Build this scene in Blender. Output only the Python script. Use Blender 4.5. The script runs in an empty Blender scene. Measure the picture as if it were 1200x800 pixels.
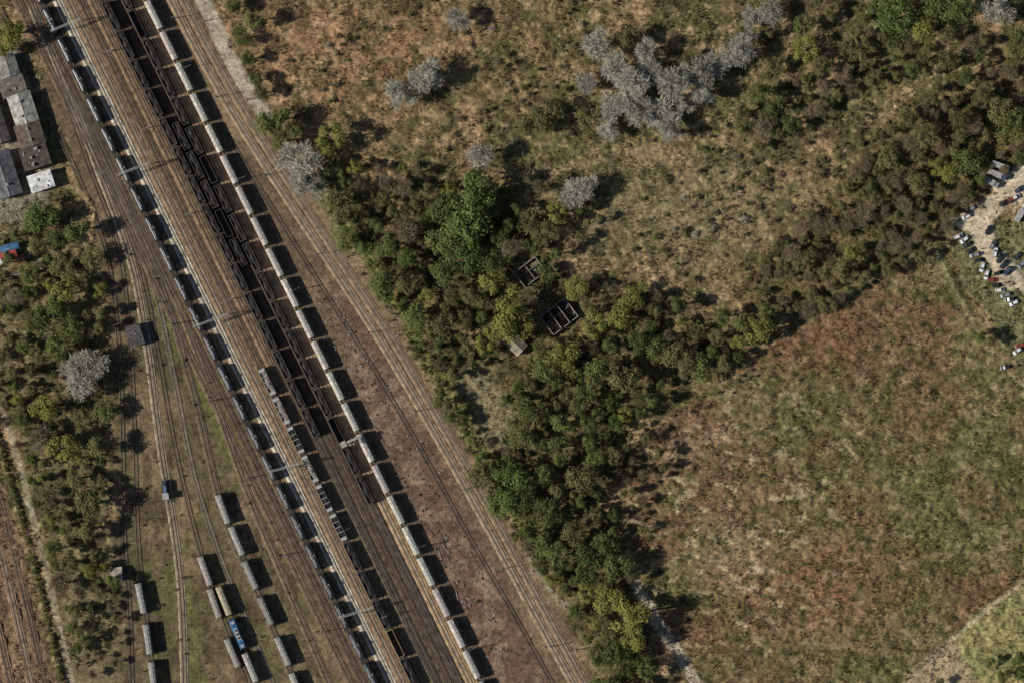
import bpy, math, random
import numpy as np
from mathutils import Vector, Matrix
random.seed(7); rng=np.random.default_rng(7)
S=0.38
def P(px,py): return ((px-600)*S,(400-py)*S)
scene=bpy.context.scene
scene.view_settings.view_transform='Standard'; scene.view_settings.look='None'; scene.view_settings.exposure=0
def lin(c): 
    c=c/255.0
    return c/12.92 if c<=0.04045 else ((c+0.055)/1.055)**2.4
K=1.8
def C(r,g,b,k=K): return (min(lin(r)*k,.75),min(lin(g)*k,.75),min(lin(b)*k,.75))
# ---------------- noise
_tab=rng.random((256,256))
def vn(x,y,s=0):
    x=x+s*17.3;y=y+s*41.7
    xi=np.floor(x).astype(int);yi=np.floor(y).astype(int);fx=x-xi;fy=y-yi
    fx=fx*fx*(3-2*fx);fy=fy*fy*(3-2*fy)
    a=_tab[xi%256,yi%256];b=_tab[(xi+1)%256,yi%256];c=_tab[xi%256,(yi+1)%256];d=_tab[(xi+1)%256,(yi+1)%256]
    return (a*(1-fx)+b*fx)*(1-fy)+(c*(1-fx)+d*fx)*fy
def fbm(x,y,o=4,s=0):
    t=0;a=.5;n=0
    for i in range(o):
        t=t+a*vn(x*2**i,y*2**i,s+i*3);n+=a;a*=.55
    return t/n
def sst(a,b,x):
    t=np.clip((x-a)/(b-a),0,1);return t*t*(3-2*t)
def sdist(X,Y,poly):
    d=np.full(X.shape,1e9);ins=np.zeros(X.shape,bool);n=len(poly)
    for i in range(n):
        x1,y1=poly[i];x2,y2=poly[(i+1)%n]
        dx,dy=x2-x1,y2-y1;L=dx*dx+dy*dy+1e-9
        t=np.clip(((X-x1)*dx+(Y-y1)*dy)/L,0,1)
        d=np.minimum(d,np.hypot(X-x1-t*dx,Y-y1-t*dy))
        if y1!=y2:
            c=((y1>Y)!=(y2>Y))&(X<(x2-x1)*(Y-y1)/(y2-y1)+x1);ins^=c
    return np.where(ins,d,-d)
def ldist(X,Y,pl):
    d=np.full(X.shape,1e9)
    for i in range(len(pl)-1):
        x1,y1=pl[i];x2,y2=pl[i+1];dx,dy=x2-x1,y2-y1;L=dx*dx+dy*dy+1e-9
        t=np.clip(((X-x1)*dx+(Y-y1)*dy)/L,0,1)
        d=np.minimum(d,np.hypot(X-x1-t*dx,Y-y1-t*dy))
    return d
# ---------------- regions (map coordinates)
FIELD=[(1098,285),(1150,380),(1215,490),(1215,660),(1050,815),(810,815),(772,720),(742,640),(735,570),(760,505),(840,455),(940,385),(1010,335)]
CORR=[(28,-10),(240,-10),(300,110),(345,190),(410,295),(480,405),(540,505),(620,640),(705,815),(50,815),(135,740),(132,560),(128,400),(112,250),(70,150)]
EARTH=[(395,330),(420,345),(455,420),(545,590),(660,815),(585,815),(405,440)]
YARDL=[(120,270),(190,320),(300,560),(410,815),(120,815),(130,560)]
FOREST=[(400,235),(470,262),(510,215),(560,205),(600,225),(635,285),(680,330),(760,345),(830,375),(885,370),(905,400),(830,440),(760,475),(712,515),(722,560),(705,600),(745,690),(765,750),(765,815),(720,815),(668,700),(612,645),(580,590),(548,520),(520,470),(480,390),(440,330),(405,275)]
LWOOD=[(-10,285),(50,235),(100,262),(118,330),(122,420),(128,520),(125,620),(138,720),(95,770),(62,650),(25,530),(-10,470)]
BROWN=[(1010,190),(1090,110),(1210,60),(1210,190),(1130,235),(1098,290),(1010,330),(950,370),(890,372),(868,320),(930,265)]
YARDR=[(1112,262),(1150,232),(1175,205),(1205,192),(1205,235),(1178,240),(1163,262),(1170,290),(1200,325),(1205,350),(1180,345),(1150,300),(1130,275)]
# ---------------- ground
ix=np.arange(-240,240.01,0.5);iy=np.arange(-166,166.01,0.5)
ex=np.array([260,300,380,520,800,1400,2600,5000.])
ax=np.concatenate([-ex[::-1],ix,ex]);ay=np.concatenate([-ex[::-1],iy,ex])
GX,GY=np.meshgrid(ax,ay)
def ground_eval(GX,GY):
    X=GX/S+600;Y=400-GY/S
    wx=X+26*(fbm(X/22,Y/22,4,1)-.5);wy=Y+26*(fbm(X/22,Y/22,4,9)-.5)
    def col(c): return np.array(C(*c))[None,None,:] if X.ndim==2 else np.array(C(*c))[None,:]
    n1=fbm(X/90,Y/90,5,2)[...,None];n2=fbm(X/38,Y/38,5,5)[...,None];n3=fbm(X/14,Y/14,4,7)[...,None];n4=fbm(X/7,Y/7,4,12)[...,None]
    def mix(a,b,m): return a*(1-m)+b*m
    c=mix(col((106,90,66)),col((86,81,54)),sst(.42,.62,n1))
    c=mix(c,col((128,105,80)),sst(.48,.68,n2)*.8)
    c=mix(c,col((62,62,38)),sst(.52,.64,fbm(X/30,Y/20,5,31)[...,None])*.75)
    c=mix(c,col((146,124,98)),sst(.58,.72,fbm(X/10,Y/7,4,37)[...,None])*.6)
    red=np.exp(-(((X-430)/170)**2+((Y-55)/75)**2))[...,None]
    c=mix(c,col((120,91,69)),red*sst(.3,.6,n3)*.8)
    c=mix(c,col((66,60,42)),sst(.54,.64,fbm(X/16,Y/12,4,39)[...,None])*.6)
    ol=np.exp(-(((X-790)/140)**2+((Y-240)/60)**2))[...,None]
    c=mix(c,col((104,97,73)),ol*.45)
    w=np.ones(X.shape)
    def reg(poly,soft=4,warp=True): 
        return sst(-soft,soft,sdist(wx if warp else X,wy if warp else Y,poly))[...,None]
    # brown thicket
    c=mix(c,mix(col((88,74,50)),col((68,64,40)),sst(.4,.6,n3)),reg(BROWN,20)*.8)
    # field
    f=mix(col((82,79,50)),col((97,87,62)),sst(.4,.6,n2))
    f=mix(f,col((96,71,55)),sst(.42,.66,fbm(X/70,Y/55,5,22)[...,None])*.75)
    for (cx,cy,rx,ry,cc,a) in [(960,400,60,28,(98,66,52),.6),(930,690,90,60,(110,80,63),.6),(1010,660,70,50,(104,74,57),.5),(1080,560,110,60,(78,78,48),.7),(800,520,50,30,(120,100,80),.6),(850,640,45,50,(124,106,86),.5),(1010,440,120,50,(86,72,50),.5),(880,560,60,40,(104,88,66),.5),(900,780,120,30,(82,80,52),.5)]:
        g=np.exp(-(((X-cx)/rx)**2+((Y-cy)/ry)**2))[...,None]
        f=mix(f,col(cc),g*a*(.6+.7*n3))
    st=sst(.57,.72,fbm(X/15+Y/60,Y/8-X/50,5,44)[...,None])
    g=np.exp(-(((X-850)/120)**2+((Y-600)/120)**2))[...,None]
    f=mix(f,col((150,134,108)),st*(.22+.65*g))
    f=mix(f,col((58,61,36)),sst(.54,.66,fbm(X/11,Y/8,5,55)[...,None])*.65)
    c=mix(c,f,reg(FIELD,4))
    # SE side of the field edge
    c=mix(c,col((92,89,62)),reg([(1110,290),(1215,240),(1215,480)],5))
    c=mix(c,mix(col((106,104,68)),col((124,114,78)),sst(.4,.6,n3)),reg([(1112,742),(1215,680),(1215,815),(1150,815)],4))
    c=mix(c,col((130,115,92)),reg([(1050,812),(1112,745),(1150,815)],4))
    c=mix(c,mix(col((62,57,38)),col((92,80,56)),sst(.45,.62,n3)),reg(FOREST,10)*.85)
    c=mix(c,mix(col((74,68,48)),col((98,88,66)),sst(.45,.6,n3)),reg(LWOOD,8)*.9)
    c=mix(c,col((104,96,74)),reg([(530,440),(570,420),(600,480),(610,520),(575,525),(545,480)],8)*.8)
    # tracks corridor
    cc=mix(col((84,71,57)),col((106,89,71)),sst(.4,.62,fbm(X/40,Y/60,5,71)[...,None]))
    yl=mix(col((80,71,54)),col((100,85,66)),sst(.4,.6,n2))
    yl=mix(yl,col((74,74,46)),sst(.54,.68,fbm(X/20,Y/35,5,77)[...,None])*.6)
    yl=mix(yl,col((60,51,41)),sst(.54,.66,fbm(X/14,Y/30,5,79)[...,None])*.65)
    cc=mix(cc,yl,reg(YARDL,8))
    cc=mix(cc,mix(col((84,67,56)),col((106,89,75)),sst(.45,.65,n3)),reg(EARTH,5))
    cc=mix(cc,col((78,82,46)),reg([(186,325),(205,350),(250,430),(300,545),(272,548),(215,440),(180,360)],6)*.75)
    cc=mix(cc,col((80,84,44)),sst(14,4,ldist(wx,wy,[(205,640),(222,740),(226,800)]))[...,None]*.5)
    # dark coal stained bed
    cx=134+.49*Y
    cc=mix(cc,col((50,43,37)),(sst(27,17,np.abs(X-cx))*sst(600,540,Y))[...,None]*.8)
    c=mix(c,cc,reg(CORR,3))
    c=mix(c,mix(col((80,86,46)),col((104,98,66)),sst(.45,.6,n3)),(sst(13,6,ldist(wx,wy,[(350,190),(418,290),(492,400),(555,510),(632,640)])))[...,None]*.75)
    # lower-left tracks
    c=mix(c,mix(col((88,73,58)),col((106,86,68)),n2),reg([(-10,540),(20,620),(66,815),(-10,815)],3))
    c=mix(c,col((94,85,64)),reg([(66,640),(130,620),(140,815),(85,815)],6)*.8)
    def path(pl,wd,cl,a,soft=2.5):
        nonlocal c
        m=sst(wd+soft,wd-soft*.4,ldist(X+ (wx-X)*.15,Y+(wy-Y)*.15,pl))[...,None]
        c=mix(c,col(cl),m*a)
    path([(2,480),(22,540),(48,640),(88,815)],3,(128,118,100),.8)
    path([(232,-10),(262,52),(284,95),(312,135)],8,(138,128,114),.9)
    path([(312,135),(352,200),(420,300)],4,(108,98,76),.5)
    path([(735,665),(752,695),(776,738),(800,772),(822,812)],6,(136,128,112),.85)
    path([(1094,290),(1120,340),(1150,400),(1215,470)],1.5,(120,112,84),.6)
    path([(1045,815),(1110,752),(1215,668)],1.8,(140,130,106),.8)
    path([(1112,265),(1098,285),(1010,335),(940,385)],1.2,(112,100,76),.5)
    path([(622,655),(650,700),(668,715)],3,(120,112,96),.6)
    c=mix(c,mix(col((164,150,130)),col((138,125,106)),n3),reg(YARDR,3))
    c=mix(c,col((104,98,88)),reg([(-10,60),(22,60),(62,215),(50,262),(-10,262)],3)*.7)
    c=c*(0.5+1.0*n4)
    soft=1-np.clip(reg(CORR,3)+reg(YARDR,3),0,1)[...,0]
    return c,soft
c,soft=ground_eval(GX,GY)
Xp=GX/S+600;Yp=400-GY/S
H=soft*(1.5*(fbm(GX/3.2,GY/2.4,3,90)-.5)+1.6*(fbm(GX/40,GY/40,3,93)-.5)) + 0.06*(fbm(GX,GY,2,95)-.5)
inner=(np.abs(GX)<241)&(np.abs(GY)<167);H=np.where(inner,H,-0.3)
def hz(x,y):
    i=int(round((x+240)/.5))+8;j=int(round((y+166)/.5))+8
    i=max(0,min(len(ax)-1,i));j=max(0,min(len(ay)-1,j));return float(H[j,i])
ny,nx=GX.shape
def link(o,parent=None):
    scene.collection.objects.link(o)
    if parent: o.parent=parent
    return o
me=bpy.data.meshes.new("ground")
V=np.stack([GX,GY,H],-1).reshape(-1,3)
idx=np.arange(ny*nx).reshape(ny,nx)
F=np.stack([idx[:-1,:-1],idx[:-1,1:],idx[1:,1:],idx[1:,:-1]],-1).reshape(-1,4)
def npmesh(me,V,F,k):
    me.vertices.add(len(V));me.vertices.foreach_set("co",np.asarray(V,dtype=np.float32).ravel())
    me.loops.add(F.size);me.loops.foreach_set("vertex_index",F.astype(np.int32).ravel())
    me.polygons.add(len(F));me.polygons.foreach_set("loop_start",(np.arange(len(F))*k).astype(np.int32))
    me.polygons.foreach_set("loop_total",np.full(len(F),k,dtype=np.int32))
    me.update(calc_edges=True)
def setcol(me,c3,name="Col"):
    a=me.color_attributes.new(name,'FLOAT_COLOR','POINT')
    d=np.ones((len(c3),4),dtype=np.float32);d[:,:3]=c3;a.data.foreach_set("color",d.ravel())
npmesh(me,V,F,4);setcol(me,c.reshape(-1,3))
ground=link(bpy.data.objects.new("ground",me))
# ---------------- materials
def newmat(name):
    m=bpy.data.materials.new(name);m.use_nodes=True;nt=m.node_tree
    b=nt.nodes["Principled BSDF"];b.inputs["Roughness"].default_value=.85
    b.inputs["Specular IOR Level"].default_value=.2
    return m,nt,b
def N(nt,t,**k):
    n=nt.nodes.new(t)
    for a,v in k.items(): setattr(n,a,v)
    return n
def noise_fac(nt,scale,lo,hi,a=.35,b=.65,detail=6,rough=.65,coord='Object',stretch=None):
    tc=N(nt,'ShaderNodeTexCoord');nz=N(nt,'ShaderNodeTexNoise');nz.inputs['Scale'].default_value=scale
    nz.inputs['Detail'].default_value=detail;nz.inputs['Roughness'].default_value=rough
    src=tc.outputs[coord]
    if stretch:
        mp=N(nt,'ShaderNodeMapping');mp.inputs['Scale'].default_value=stretch[0];mp.inputs['Rotation'].default_value=stretch[1]
        nt.links.new(src,mp.inputs[0]);src=mp.outputs[0]
    nt.links.new(src,nz.inputs['Vector'])
    mr=N(nt,'ShaderNodeMapRange');mr.inputs[1].default_value=a;mr.inputs[2].default_value=b;mr.inputs[3].default_value=lo;mr.inputs[4].default_value=hi
    nt.links.new(nz.outputs['Fac'],mr.inputs[0]);return mr.outputs[0],nz.outputs['Fac']
def mul(nt,col,fac):
    v=N(nt,'ShaderNodeVectorMath',operation='SCALE');nt.links.new(col,v.inputs[0]);nt.links.new(fac,v.inputs['Scale']);return v.outputs[0]
m,nt,b=newmat("ground_soil_grass")
at=N(nt,'ShaderNodeAttribute',attribute_name="Col")
f1,_=noise_fac(nt,.55,.45,1.6,detail=8,rough=.8)
f2,r2=noise_fac(nt,1.7,.65,1.35,detail=4)
col=mul(nt,mul(nt,at.outputs['Color'],f1),f2)
f3,_=noise_fac(nt,.25,0,.3,.45,.7,detail=8,rough=.75)
mx=N(nt,'ShaderNodeMix',data_type='RGBA',blend_type='MULTIPLY');nt.links.new(f3,mx.inputs[0]);nt.links.new(col,mx.inputs[6]);mx.inputs[7].default_value=(.6,.8,.55,1)
nt.links.new(mx.outputs[2],b.inputs['Base Color'])
bp=N(nt,'ShaderNodeBump');bp.inputs['Strength'].default_value=.6;bp.inputs['Distance'].default_value=.5;nt.links.new(r2,bp.inputs['Height']);nt.links.new(bp.outputs[0],b.inputs['Normal'])
b.inputs['Roughness'].default_value=1;b.inputs['Specular IOR Level'].default_value=0
me.materials.append(m)
def objmat(name,base=None,rough=.8,lo=.7,hi=1.25,scale=1.2,metal=0,spec=.3,use_obj=False,stretch=None):
    m,nt,b=newmat(name)
    if use_obj: src=N(nt,'ShaderNodeObjectInfo').outputs['Color']
    else:
        r=N(nt,'ShaderNodeRGB');r.outputs[0].default_value=(*base,1);src=r.outputs[0]
    f,_=noise_fac(nt,scale,lo,hi,stretch=stretch)
    nt.links.new(mul(nt,src,f),b.inputs['Base Color']);b.inputs['Roughness'].default_value=rough
    b.inputs['Metallic'].default_value=metal;b.inputs['Specular IOR Level'].default_value=spec;return m
M_ballast=objmat("ballast",use_obj=True,rough=1,lo=.5,hi=1.45,scale=.4,spec=0)
M_sleeper=objmat("sleeper",base=(.12,.09,.065),rough=.95,lo=.4,hi=1.6,scale=.3,spec=.1)
M_sleeperc=objmat("concrete_sleeper",base=(.27,.235,.19),rough=.95,lo=.5,hi=1.4,scale=.3,spec=.1)
M_rail=objmat("rail_steel",base=(.24,.20,.17),rough=.55,metal=.1,lo=.6,hi=1.3,scale=.1)
M_paint=objmat("wagon_paint",use_obj=True,rough=.6,lo=.5,hi=1.15,scale=.7)
M_dark=objmat("underframe",base=(.03,.028,.026),rough=.8)
M_coal=objmat("coal",base=(.028,.025,.023),rough=.7,lo=.4,hi=1.8,scale=1.2)
M_gravel=objmat("gravel_load",base=(.33,.30,.26),rough=1,lo=.5,hi=1.3,scale=1.5)
M_tank=objmat("tank_paint",use_obj=True,rough=.33,lo=.6,hi=1.2,scale=.7,spec=.6)
M_light=objmat("galvanised_metal",base=(.40,.40,.38),rough=.6)
M_walk=objmat("walkway_grating",base=(.20,.20,.20),rough=.6)
M_glass=objmat("window_glass",base=(.03,.035,.04),rough=.12,spec=.6,lo=.95,hi=1.05)
M_tyre=objmat("tyre_rubber",base=(.02,.02,.02),rough=.9)
M_carp=objmat("car_paint",use_obj=True,rough=.3,lo=.93,hi=1.05,spec=.6)
M_bark=objmat("bark",base=(.11,.09,.07),rough=.95)
M_conc=objmat("concrete",base=(.36,.34,.31),rough=.9,lo=.6,hi=1.15)
M_hatch=objmat("roof_hatch",base=(.34,.32,.28),rough=.7)
M_wood=objmat("timber",base=(.16,.12,.08),rough=.9)
M_roof=objmat("roofing",use_obj=True,rough=.85,lo=.4,hi=1.35,scale=.4)
M_wall=objmat("rendered_wall",base=(.30,.27,.23),rough=.9)
# ---------------- mesh builder
class B:
    def __init__(s): s.v=[];s.f=[];s.m=[]
    def add(s,vs,fs,mi):
        o=len(s.v);s.v+=[tuple(v) for v in vs];s.f+=[tuple(i+o for i in f) for f in fs];s.m+=[mi]*len(fs)
    def box(s,x,y,z,dx,dy,dz,mi=0,rot=0,tx=0,ty=0):
        ca,sa=math.cos(rot),math.sin(rot);vs=[]
        for k,zz in ((0,z),(1,z+dz)):
            hx=dx/2-(tx if k else 0);hy=dy/2-(ty if k else 0)
            for sx,sy in((-1,-1),(1,-1),(1,1),(-1,1)):
                a,b_=sx*hx,sy*hy;vs.append((x+a*ca-b_*sa,y+a*sa+b_*ca,zz))
        s.add(vs,[(3,2,1,0),(4,5,6,7),(0,1,5,4),(1,2,6,5),(2,3,7,6),(3,0,4,7)],mi)
    def prism(s,prof,x0,x1,mi=0,e0=0,e1=0):
        n=len(prof);vs=[(x0,p[0],p[1]) for p in prof]+[(x1,p[0],p[1]) for p in prof]
        fs=[(i,(i+1)%n,n+(i+1)%n,n+i) for i in range(n)]+[tuple(range(n-1,-1,-1)),tuple(range(n,2*n))]
        s.add(vs,fs,mi)
    def loft(s,rings,mi=0,cap=True):
        n=len(rings[0]);vs=[p for r in rings for p in r];fs=[]
        for k in range(len(rings)-1):
            for i in range(n): fs.append((k*n+i,k*n+(i+1)%n,(k+1)*n+(i+1)%n,(k+1)*n+i))
        if cap: fs+=[tuple(range(n-1,-1,-1)),tuple(range((len(rings)-1)*n,len(rings)*n))]
        s.add(vs,fs,mi)
    def tube(s,a,b_,r0,r1,n=6,mi=0):
        a=Vector(a);b_=Vector(b_);d=(b_-a).normalized();u=d.orthogonal().normalized();w=d.cross(u)
        s.loft([[a+(u*math.cos(t)+w*math.sin(t))*r0 for t in [2*math.pi*i/n for i in range(n)]],
                [b_+(u*math.cos(t)+w*math.sin(t))*r1 for t in [2*math.pi*i/n for i in range(n)]]],mi)
    def mesh(s,name,mats,smooth=False):
        me=bpy.data.meshes.new(name);me.from_pydata(s.v,[],s.f);me.polygons.foreach_set("material_index",s.m)
        for m in mats: me.materials.append(m)
        if smooth: me.polygons.foreach_set("use_smooth",[True]*len(s.f))
        me.update();return me
def place(name,me,x,y,z=0,rz=0,sc=(1,1,1),color=None,parent=None):
    o=bpy.data.objects.new(name,me);o.location=(x,y,z);o.rotation_euler=(0,0,rz);o.scale=sc
    if color: o.color=(*color,1)
    return link(o,parent)
# ---------------- tracks
def catmull(pts,step=2.0):
    pts=[Vector(P(*p)) for p in pts]
    pts=[pts[0]*2-pts[1]]+pts+[pts[-1]*2-pts[-2]];out=[]
    for i in range(1,len(pts)-2):
        n=max(2,int((pts[i+1]-pts[i]).length/step))
        for k in range(n):
            t=k/n;p0,p1,p2,p3=pts[i-1:i+3]
            out.append(.5*((2*p1)+(p2-p0)*t+(2*p0-5*p1+4*p2-p3)*t*t+(3*p1-p0-3*p2+p3)*t**3))
    out.append(pts[-2]);return out
tid=0
def track(pts,color=(.17,.135,.10),ball=True,conc=False,bw=1.75):
    global tid;tid+=1;zo=.004*(tid%12)
    pl=catmull(pts);e=link(bpy.data.objects.new("railway_track",None))
    tang=[(pl[min(i+1,len(pl)-1)]-pl[max(i-1,0)]).normalized() for i in range(len(pl))]
    if ball:
        b=B();rings=[]
        for i,(p,t) in enumerate(zip(pl,tang)):
            n=Vector((-t.y,t.x));j=random.uniform(-.25,.25);q=random.uniform(-.25,.25)
            rings.append([(*(p+n*(bw+.55+j)),-.12),(*(p+n*bw),.17+zo),(*(p-n*bw),.17+zo),(*(p-n*(bw+.55+q)),-.12)])
        b.loft(rings,0);o=place("ballast",b.mesh("ballast",[M_ballast]),0,0,0,color=color,parent=e)
    z=.12+zo if ball else .03+zo
    b=B()
    for sgn in(-1,1):
        r=[]
        for p,t in zip(pl,tang):
            n=Vector((-t.y,t.x));c0=p+n*.75*sgn
            r.append([(*(c0+n*.06),z+.1),(*(c0+n*.06),z+.3),(*(c0-n*.06),z+.3),(*(c0-n*.06),z+.1)])
        b.loft(r,0)
    place("rails",b.mesh("rails",[M_rail]),0,0,parent=e)
    b=B();acc=0
    for i in range(len(pl)-1):
        L=(pl[i+1]-pl[i]).length
        while acc<L:
            p=pl[i]+(pl[i+1]-pl[i])*(acc/L);a=math.atan2(tang[i].y,tang[i].x)
            b.box(p.x,p.y,z,.26,2.5+random.uniform(-.1,.1),.11+random.uniform(0,.02),0,rot=a+random.uniform(-.02,.02));acc+=.65
        acc-=L
    place("sleepers",b.mesh("sleepers",[M_sleeperc if conc else M_sleeper]),0,0,parent=e)
    return pl
SL=.49
def straight(x0,**k): return track([(x0-SL*30,-30),(x0+SL*400,400),(x0+SL*830,830)],**k)
TAN=C(118,98,76);BR=C(92,77,62);GR=C(158,150,134);DK=(.075,.064,.054)
straight(20,color=BR);straight(33.5,color=C(76,64,52))
straight(47.5,color=C(66,58,50));straight(67,color=GR,conc=True);straight(81,color=C(112,94,74),conc=True);straight(94.5,color=C(86,72,58))
straight(108,color=C(108,89,69));straight(121.5,color=DK);straight(134.5,color=C(66,55,45));straight(147.5,color=DK)
straight(159.5,color=C(132,110,85),conc=True);straight(172,color=C(112,95,74));straight(185,color=BR)
track([(186,-30),(232,60),(285,152),(345,245),(400,328),(448,402),(506,500),(567,608),(620,706),(680,815)],color=C(124,106,85),conc=True)
track([(200,-30),(246,58),(299,150),(359,243),(414,326),(462,400),(519,498),(580,606),(633,704),(694,815)],color=C(112,94,75),conc=True)
track([(172,-30),(214,60),(270,165),(330,262),(385,350),(436,430),(492,525),(550,630),(605,725),(655,815)],color=BR,ball=False)
# left yard
track([(34,0),(62,75),(102,190),(138,290),(152,400),(158,520),(162,640),(172,730),(182,815)],ball=False,color=BR)
track([(36,5),(70,85),(112,190),(152,300),(172,400),(188,520),(204,620),(213,700),(217,815)],ball=True,color=C(120,109,92),bw=1.6)
track([(72,90),(118,190),(163,310),(186,420),(206,530),(236,650),(262,725),(298,815)],ball=False)
track([(122,195),(176,320),(204,440),(226,550),(254,640),(278,700),(326,815)],ball=False,conc=True)
track([(95,120),(150,240),(195,350),(230,470),(262,600),(300,690),(352,815)],ball=True,color=C(84,74,58),bw=1.6)
track([(150,235),(210,360),(252,470),(292,580),(330,670),(392,815)],ball=True,color=C(96,82,65),bw=1.6)
track([(0,10),(45,110),(88,200),(125,300),(140,420),(144,540),(146,640),(152,720),(155,815)],ball=False)
# lower-left mainline
track([(-40,500),(-12,590),(12,690),(40,815)],color=C(108,89,71),conc=True);track([(-26,480),(2,588),(27,690),(56,815)],color=BR)
track([(-50,560),(-28,640),(-4,730),(16,815)],color=C(108,89,71))
# ---------------- wagons
def bogies(b,L,mi=1,cen=None):
    for s in(-1,1):
        cx=s*(L/2-2.3)
        b.box(cx,0,.75,2.6,2.0,.35,mi)
        for dx in(-.9,.9):
            for y in(-.75,.75): b.tube((cx+dx,y-.07,.46),(cx+dx,y+.07,.46),.46,.46,12,mi)
            b.tube((cx+dx,-.75,.46),(cx+dx,.75,.46),.08,.08,6,mi)
        for y in(-1,1): b.box(cx,y*.98,.45,2.3,.14,.35,mi)
    for s in(-1,1):
        for y in(-.87,.87):
            b.tube((s*L/2,y,1.0),(s*(L/2+.55),y,1.0),.12,.12,8,mi);b.tube((s*(L/2+.5),y,1.0),(s*(L/2+.58),y,1.0),.24,.24,10,mi)
        b.tube((s*L/2,0,.95),(s*(L/2+.62),0,.95),.09,.09,6,mi)
def m_covered():
    L=13.9;b=B();b.box(0,0,.95,L,2.4,.25,1);bogies(b,L)
    h=[(-1.4,1.25),(-1.45,3.45)]+[(-1.45*math.cos(a),3.45+.75*math.sin(a)) for a in [math.pi*i/8 for i in range(1,8)]]+[(1.45,3.45),(1.4,1.25)]
    r=[]
    for x,k in((-L/2+.25,.55),(-L/2+.55,1),(L/2-.55,1),(L/2-.25,.55)):
        r.append([(x,y*(.93 if k<1 else 1),z if z<3 or k==1 else 3.3+(z-3.3)*.75) for y,z in h])
    b.loft(r,0)
    b.box(0,0,4.22,L-1.4,.55,.06,2)
    for i in range(6): 
        x=-L/2+1.7+i*(L-3.4)/5
        for y in(-.72,.72): b.box(x,y,3.98,1.0,.5,.14,2 if i%2 else 0)
    for i in range(9):
        x=-L/2+.9+i*(L-1.8)/8
        for y in(-1.47,1.47): b.box(x,y,1.3,.1,.08,2.1,0)
    for s in(-1,1):
        b.box(s*(L/2-.1),0,1.2,.5,2.5,.06,1)
        for y in(-.3,.3): b.tube((s*(L/2-.05),y+.8,1.2),(s*(L/2-.1),y+.8,4.1),.03,.03,4,1)
    return b.mesh("covered_hopper_wagon",[M_paint,M_dark,M_hatch])
def m_tank():
    L=13.0;b=B();b.box(0,0,.95,L,.9,.28,1);bogies(b,L)
    for s in(-1,1): b.box(s*(L/2-.5),0,1.2,1.0,2.5,.1,1)
    n=20;r=[]
    for x,k in((-5.95,.3),(-5.85,.62),(-5.55,.88),(-5.1,1),(5.1,1),(5.55,.88),(5.85,.62),(5.95,.3)):
        r.append([(x,1.4*k*math.cos(2*math.pi*i/n),2.75+1.4*k*math.sin(2*math.pi*i/n)) for i in range(n)])
    b.loft(r,0)
    b.tube((0,0,4.05),(0,0,4.5),.5,.45,12,0);b.tube((0,0,4.5),(0,0,4.56),.3,.3,10,2)
    for s in(-1,1):
        b.box(s*2.4,0,4.17,2.8,.5,.05,3)
        for y in(-.26,.26): b.tube((s*.9,y,4.22),(s*3.9,y,4.22),.03,.03,4,2)
    b.box(0,.85,4.0,1.4,.4,.05,2);b.box(0,-.85,4.0,1.4,.4,.05,2)
    for y in(-.2,.2): b.tube((.2+y,1.45,1.2),(.2+y,1.1,4.1),.03,.03,4,2)
    for x in(-4,-2,2,4): b.box(x,0,1.2,.25,2.3,.9,1)
    return b.mesh("tank_wagon",[M_tank,M_dark,M_light,M_walk])
def heap(b,L,W,z,h,mi,seed):
    rr=random.Random(seed);nx_,ny_=16,5;vs=[];fs=[];ph=rr.uniform(0,6)
    for i in range(nx_+1):
        for j in range(ny_+1):
            u=i/nx_;v=j/ny_;e=min(1,4*min(u,1-u)*2)*min(1,4*min(v,1-v))
            vs.append(((u-.5)*L,(v-.5)*W,z+h*e*(.6+.4*math.sin(u*12+ph))+rr.uniform(-.08,.08)))
    for i in range(nx_):
        for j in range(ny_):
            a=i*(ny_+1)+j;fs.append((a,a+ny_+1,a+ny_+2,a+1))
    b.add(vs,fs,mi)
def m_gondola(load,seed,L=13.0,bars=False):
    b=B();b.box(0,0,.95,L,2.5,.25,1);bogies(b,L)
    b.box(0,0,1.2,L-.3,2.7,.1,1)
    for y in(-1.4,1.4):
        b.box(0,y,1.25,L-.2,.08,1.85,0);b.box(0,y,3.1,L-.1,.2,.1,0)
        for i in range(11): b.box(-L/2+.5+i*(L-1)/10,y*1.06,1.25,.12,.1,1.8,0)
    for x in(-L/2+.12,L/2-.12): b.box(x,0,1.25,.08,2.72,1.85,0);b.box(x,0,3.1,.2,2.6,.1,0)
    if load is not None: heap(b,L-.4,2.7,2.35,.75,2,seed)
    if bars:
        for i in range(5): b.box(-L/2+1.5+i*(L-3)/4,0,3.2,.25,2.7,.1,3)
        for s in(-1,1): b.box(s*(L/2-.9),0,3.2,1.3,2.6,.06,3)
    return b.mesh("open_coal_wagon",[M_paint,M_dark,load or M_coal,M_light])
def m_loco():
    L=15;b=B();b.box(0,0,1.0,L,2.8,.35,1);bogies(b,L)
    b.box(0,0,1.35,L-1.0,2.8,1.5,0);b.box(0,0,2.85,L-1.4,2.8,.9,0,tx=.35,ty=.35)
    for s in(-1,1):
        b.box(s*(L/2-.62),0,2.55,.12,2.2,.65,3)
        b.box(s*(L/2-1.9),0,3.75,1.2,1.4,.2,2)
        for y in(-1,1): b.box(s*(L/2-1.8),y*1.41,2.1,1.0,.05,.6,3)
    b.box(0,0,3.75,5.5,1.5,.35,2)
    for x in(-1.8,0,1.8): b.tube((x,0,4.1),(x,0,4.2),.55,.55,14,1)
    for x in(-4.2,4.2):
        b.box(x,.0,4.0,1.5,.12,.08,1);b.box(x,0,4.15,.12,1.7,.06,1)
    return b.mesh("locomotive",[M_paint,M_dark,M_light,M_glass])
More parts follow.
